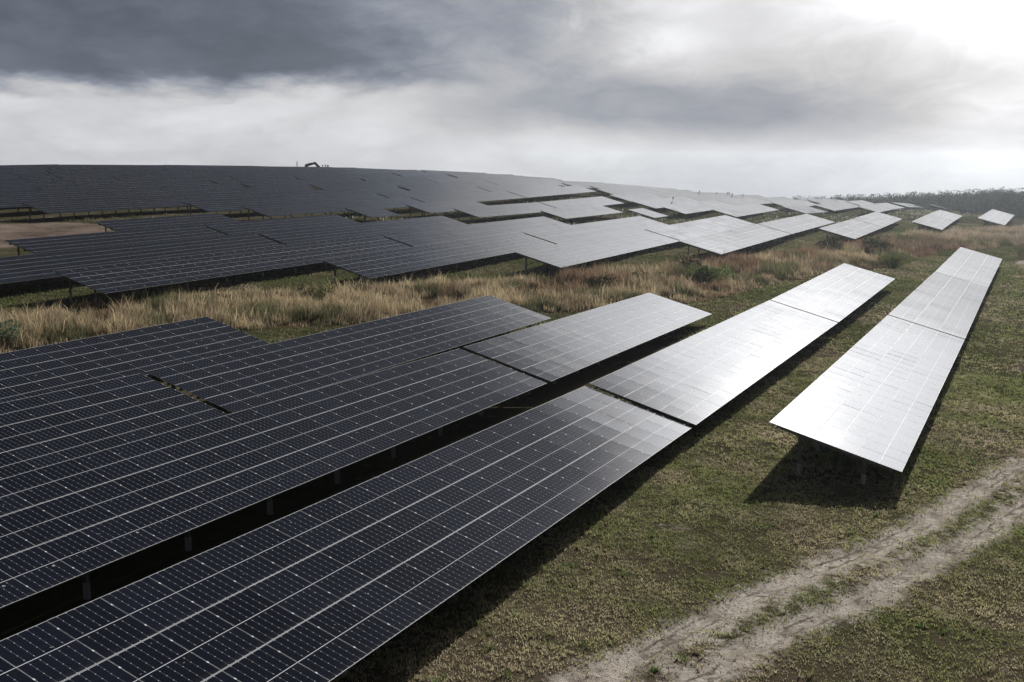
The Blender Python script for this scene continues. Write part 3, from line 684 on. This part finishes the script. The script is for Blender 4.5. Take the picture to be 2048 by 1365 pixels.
bush(76.9, -55.9, 1.1, 1.4, (.16, .17, .07), 'yellow-green tuft bush in the dry grass behind the short open gap', 900, 12, .09)
bush(47.9, -60.4, 1.6, 1.3, (.11, .16, .10), 'pale green bush at the left edge where the dry grass meets the dark table', 1300, 14, .10)
bush(102.8, -39.4, 1.5, 1.2, (.050, .055, .028), 'dark low bush in the dry grass near the picture centre', 900, 15, .10)
bush(123.8, -35.3, 1.7, 1.4, (.050, .052, .030), 'dark low bush right of the bright green one', 1000, 16, .11)
bush(109.4, -36.8, 1.4, 1.2, (.055, .055, .030), 'dark low bush just left of the bright green one', 900, 18, .10)

# ------------------------------------------------------------------ far wood
def build_wood():
    rg = np.random.default_rng(5); parts = []; tb = MB()
    for k in range(1900):
        u = rg.random(); azd = 15.0+20*u; dep = rg.random()
        d = 560-115*min(1, (azd-15)/11)+dep*75; al = math.radians(azd)
        x, y = d*math.sin(al), d*math.cos(al); p = np.array([x, y]); g = float(gz(p@RA, p@HB))
        xp = 1024+2108*math.tan(al); ytop = 389-20*min(1.3, max(0, (xp-1600)/448))
        top = CAM_Z-(ytop-320)/2108*y*1.0 - (1-dep)*rg.uniform(1.0, 6.0)+rg.normal(0, .25)
        h = top-g
        if h < 3.6: continue
        r = rg.uniform(2.6, 4.2)
        n = 140; z0 = max(0, h-rg.uniform(6, 8.5)); hc = h-z0
        V, F, C = leaf_cloud(n, r, r, hc*.6, z0, .34, (.036, .044, .026), .4, 7, 1000+k)
        V[:, 0] += x; V[:, 1] += y; V[:, 2] += g; parts.append((V, F, C*rg.uniform(.6, 1.35)))
        tb.tube((x, y, g-.5), (x+rg.normal(0, .4), y, g+h*.5), .2, .07, 5)
    V, F, C = join(parts)
    me = npmesh('wood', V, F, [M['leaf']], C)
    w = obj('far_wood', me); tag(w, 'hazy dark wood filling the horizon at the far right', 'wood', kind='stuff')
    obj('trunk', tb.mesh('trunk', [M['bark']]), w)['kind'] = 'stuff'
build_wood()

# ------------------------------------------------------------------ excavator and mast behind the crest
def build_excavator():
    d = 352.0; x = (641.5-1024)/2108*d; zt = CAM_Z-(330.3-320)/2108*d; g = zt-2.95
    root = bpy.data.objects.new('excavator', None); link(root); root.location = (x, d, g)
    tag(root, 'small black excavator silhouette with bent boom on the hill crest', 'excavator')
    yel = simple('digger_paint', (.03, .026, .018), .5); blk = M['dark']; gl = simple('cab_glass', (.55, .58, .6), .1)
    def part(name, f, m, par=root):
        b = MB(); f(b)
        if name in ('boom', 'stick', 'hydraulic_ram', 'bucket'): b.v = [(x*.70 if x < 0 else x, y, 2.9+(z-2.9)*.6 if z > 2.9 else z) for x, y, z in b.v]
        return obj(name, b.mesh(name, [m]), par)
    for yy in (-1.0, 1.0):
        part('track', lambda b: b.prism([(.6, .0), (3.9, 0), (4.25, .35), (4.2, .65), (3.9, .8), (.6, .8), (.25, .6), (.25, .3)], yy-.27, yy+.27), blk)
    part('house', lambda b: b.prism([(.9, .95), (4.3, .95), (4.4, 1.2), (4.3, 1.75), (2.9, 1.95), (.9, 1.5)], -1.15, 1.15), yel)
    cab = part('cab', lambda b: (b.box(1.0, 3.05, -.75, .55, 2.82, 2.95), b.box(1.0, 1.12, -.72, -.62, 1.4, 2.82), b.box(1.0, 1.12, .42, .52, 1.4, 2.82), b.box(1.95, 2.10, -.72, -.62, 1.4, 2.82), b.box(1.95, 2.10, .42, .52, 1.4, 2.82),
               b.box(2.75, 2.95, -.72, -.62, 1.4, 2.82), b.box(2.75, 2.95, .42, .52, 1.4, 2.82), b.box(1.0, 2.95, -.72, .52, 1.35, 1.9), b.box(.72, 1.0, -.55, .35, 2.72, 2.84)), blk)
    part('seat', lambda b: (b.box(2.25, 2.75, -.35, .2, 1.9, 2.05), b.box(2.6, 2.78, -.35, .2, 2.05, 2.6)), blk, cab)
    part('boom', lambda b: (b.prism([(1.3, 1.0), (.9, 1.85), (-1.5, 4.45), (-2.45, 4.75), (-2.9, 4.0), (-2.0, 2.95), (.4, 1.0)], -.22, .22)), yel)
    part('stick', lambda b: b.prism([(-1.8, 4.5), (-1.95, 3.5), (-5.4, 2.5), (-6.1, 1.5), (-7.1, 1.8), (-6.8, 3.2), (-5.7, 3.7)], -.17, .17), yel)
    part('hydraulic_ram', lambda b: b.tube((-2.0, 0, 4.3), (-5.0, 0, 4.0), .09, .06, 8), blk)
    part('bucket', lambda b: b.prism([(-6.2, 2.0), (-6.0, 1.4), (-6.4, .8), (-7.3, .7), (-7.5, 1.3), (-6.9, 2.1)], -.5, .5), blk)
build_excavator()
def build_mast():
    d = 520.0; x = (597-1024)/2108*d; zt = CAM_Z-(322.8-320)/2108*d; g = zt-14
    root = bpy.data.objects.new('lattice_mast', None); link(root); root.location = (x, d, g); tag(root, 'thin tapering mast poking over the hill crest left of the excavator', 'mast')
    st = simple('mast_steel', (.3, .31, .33), .5, .4)
    for k in range(3):
        a = k*2.094; b = MB(); b.tube((math.cos(a)*.9, math.sin(a)*.9, 0), (math.cos(a)*.08, math.sin(a)*.08, 14), .16, .08, 6); obj('leg', b.mesh('leg', [st]), root)
    b = MB()
    for z in np.arange(.5, 13.5, 1.1):
        r0, r1 = .9-.82*z/14, .9-.82*(z+1.1)/14
        for k in range(3):
            a, a2 = k*2.094, (k+1)*2.094; b.tube((math.cos(a)*r0, math.sin(a)*r0, z), (math.cos(a2)*r1, math.sin(a2)*r1, z+1.1), .03, .03, 4)
    obj('lattice', b.mesh('lattice', [st]), root)
build_mast()
# dark marker posts above the far white panels
def marker(px, py, d, h, label):
    x = (px-1024)/2108*d; z = CAM_Z-(py-320)/2108*d; p = np.array([x, d]); g = float(gz(p@RA, p@HB))
    b = MB(); b.tube((0, 0, -.3), (0, 0, z-g), .035, .035, 8); b.box(-.12, .12, -.08, .08, z-g-h*.8, z-g)
    o = obj('marker_post', b.mesh('marker_post', [M['dark']])); o.location = (x, d, g)
    tag(o, label, 'post', 'dark posts above the far white panels')
marker(1345, 393.5, 268, .75, 'dark post with box standing out before the white tables, lowest of the far ones')
marker(1397.5, 381, 330, .5, 'dark post on the skyline, leftmost above the far white tables')
marker(1432, 384.5, 330, .5, 'dark post on the skyline, second from the left above the far white tables')
marker(1453.5, 384, 330, .5, 'dark post on the skyline, left one of the close pair')
marker(1456.8, 384.3, 334, .5, 'dark post on the skyline, right one of the close pair')
marker(1463, 386, 330, .5, 'dark post on the skyline just right of the close pair')
marker(1484.5, 388, 335, .5, 'dark post on the skyline, rightmost above the far white tables')
def edge_post():
    a, b = 82.5, 1.1; b_ = MB(); b_.box(-.16, .16, -.12, .12, -.2, 2.6); b_.box(-.24, .24, -.18, .18, .9, 1.9); b_.box(-.2, .2, -.16, .16, 2.6, 2.68)
    o = obj('cabinet_post', b_.mesh('cabinet_post', [M['dark']])); o.location = pt(a, b, float(gz(a, b))); tag(o, 'dark cabinet post cut by the right edge, standing on the lawn', 'post')
edge_post()

# ------------------------------------------------------------------ haze
def build_haze():
    b = MB(); b.box(-1200, 1200, -1000, 1400, -75, 24)
    m = bpy.data.materials.new('haze_air'); m.use_nodes = True; t = NT(m.node_tree)
    v = t.n('ShaderNodeVolumePrincipled'); v.inputs['Color'].default_value = (.85, .925, 1, 1); v.inputs['Density'].default_value = .00017; v.inputs['Anisotropy'].default_value = .8
    t.n('ShaderNodeOutputMaterial', Volume=v.outputs[0])
    o = obj('haze', b.mesh('haze', [m])); tag(o, 'thin pale haze in the air over the whole site', 'haze', kind='stuff')
build_haze()
print('tables', NT_COUNT[0], 'objects', len(bpy.data.objects))
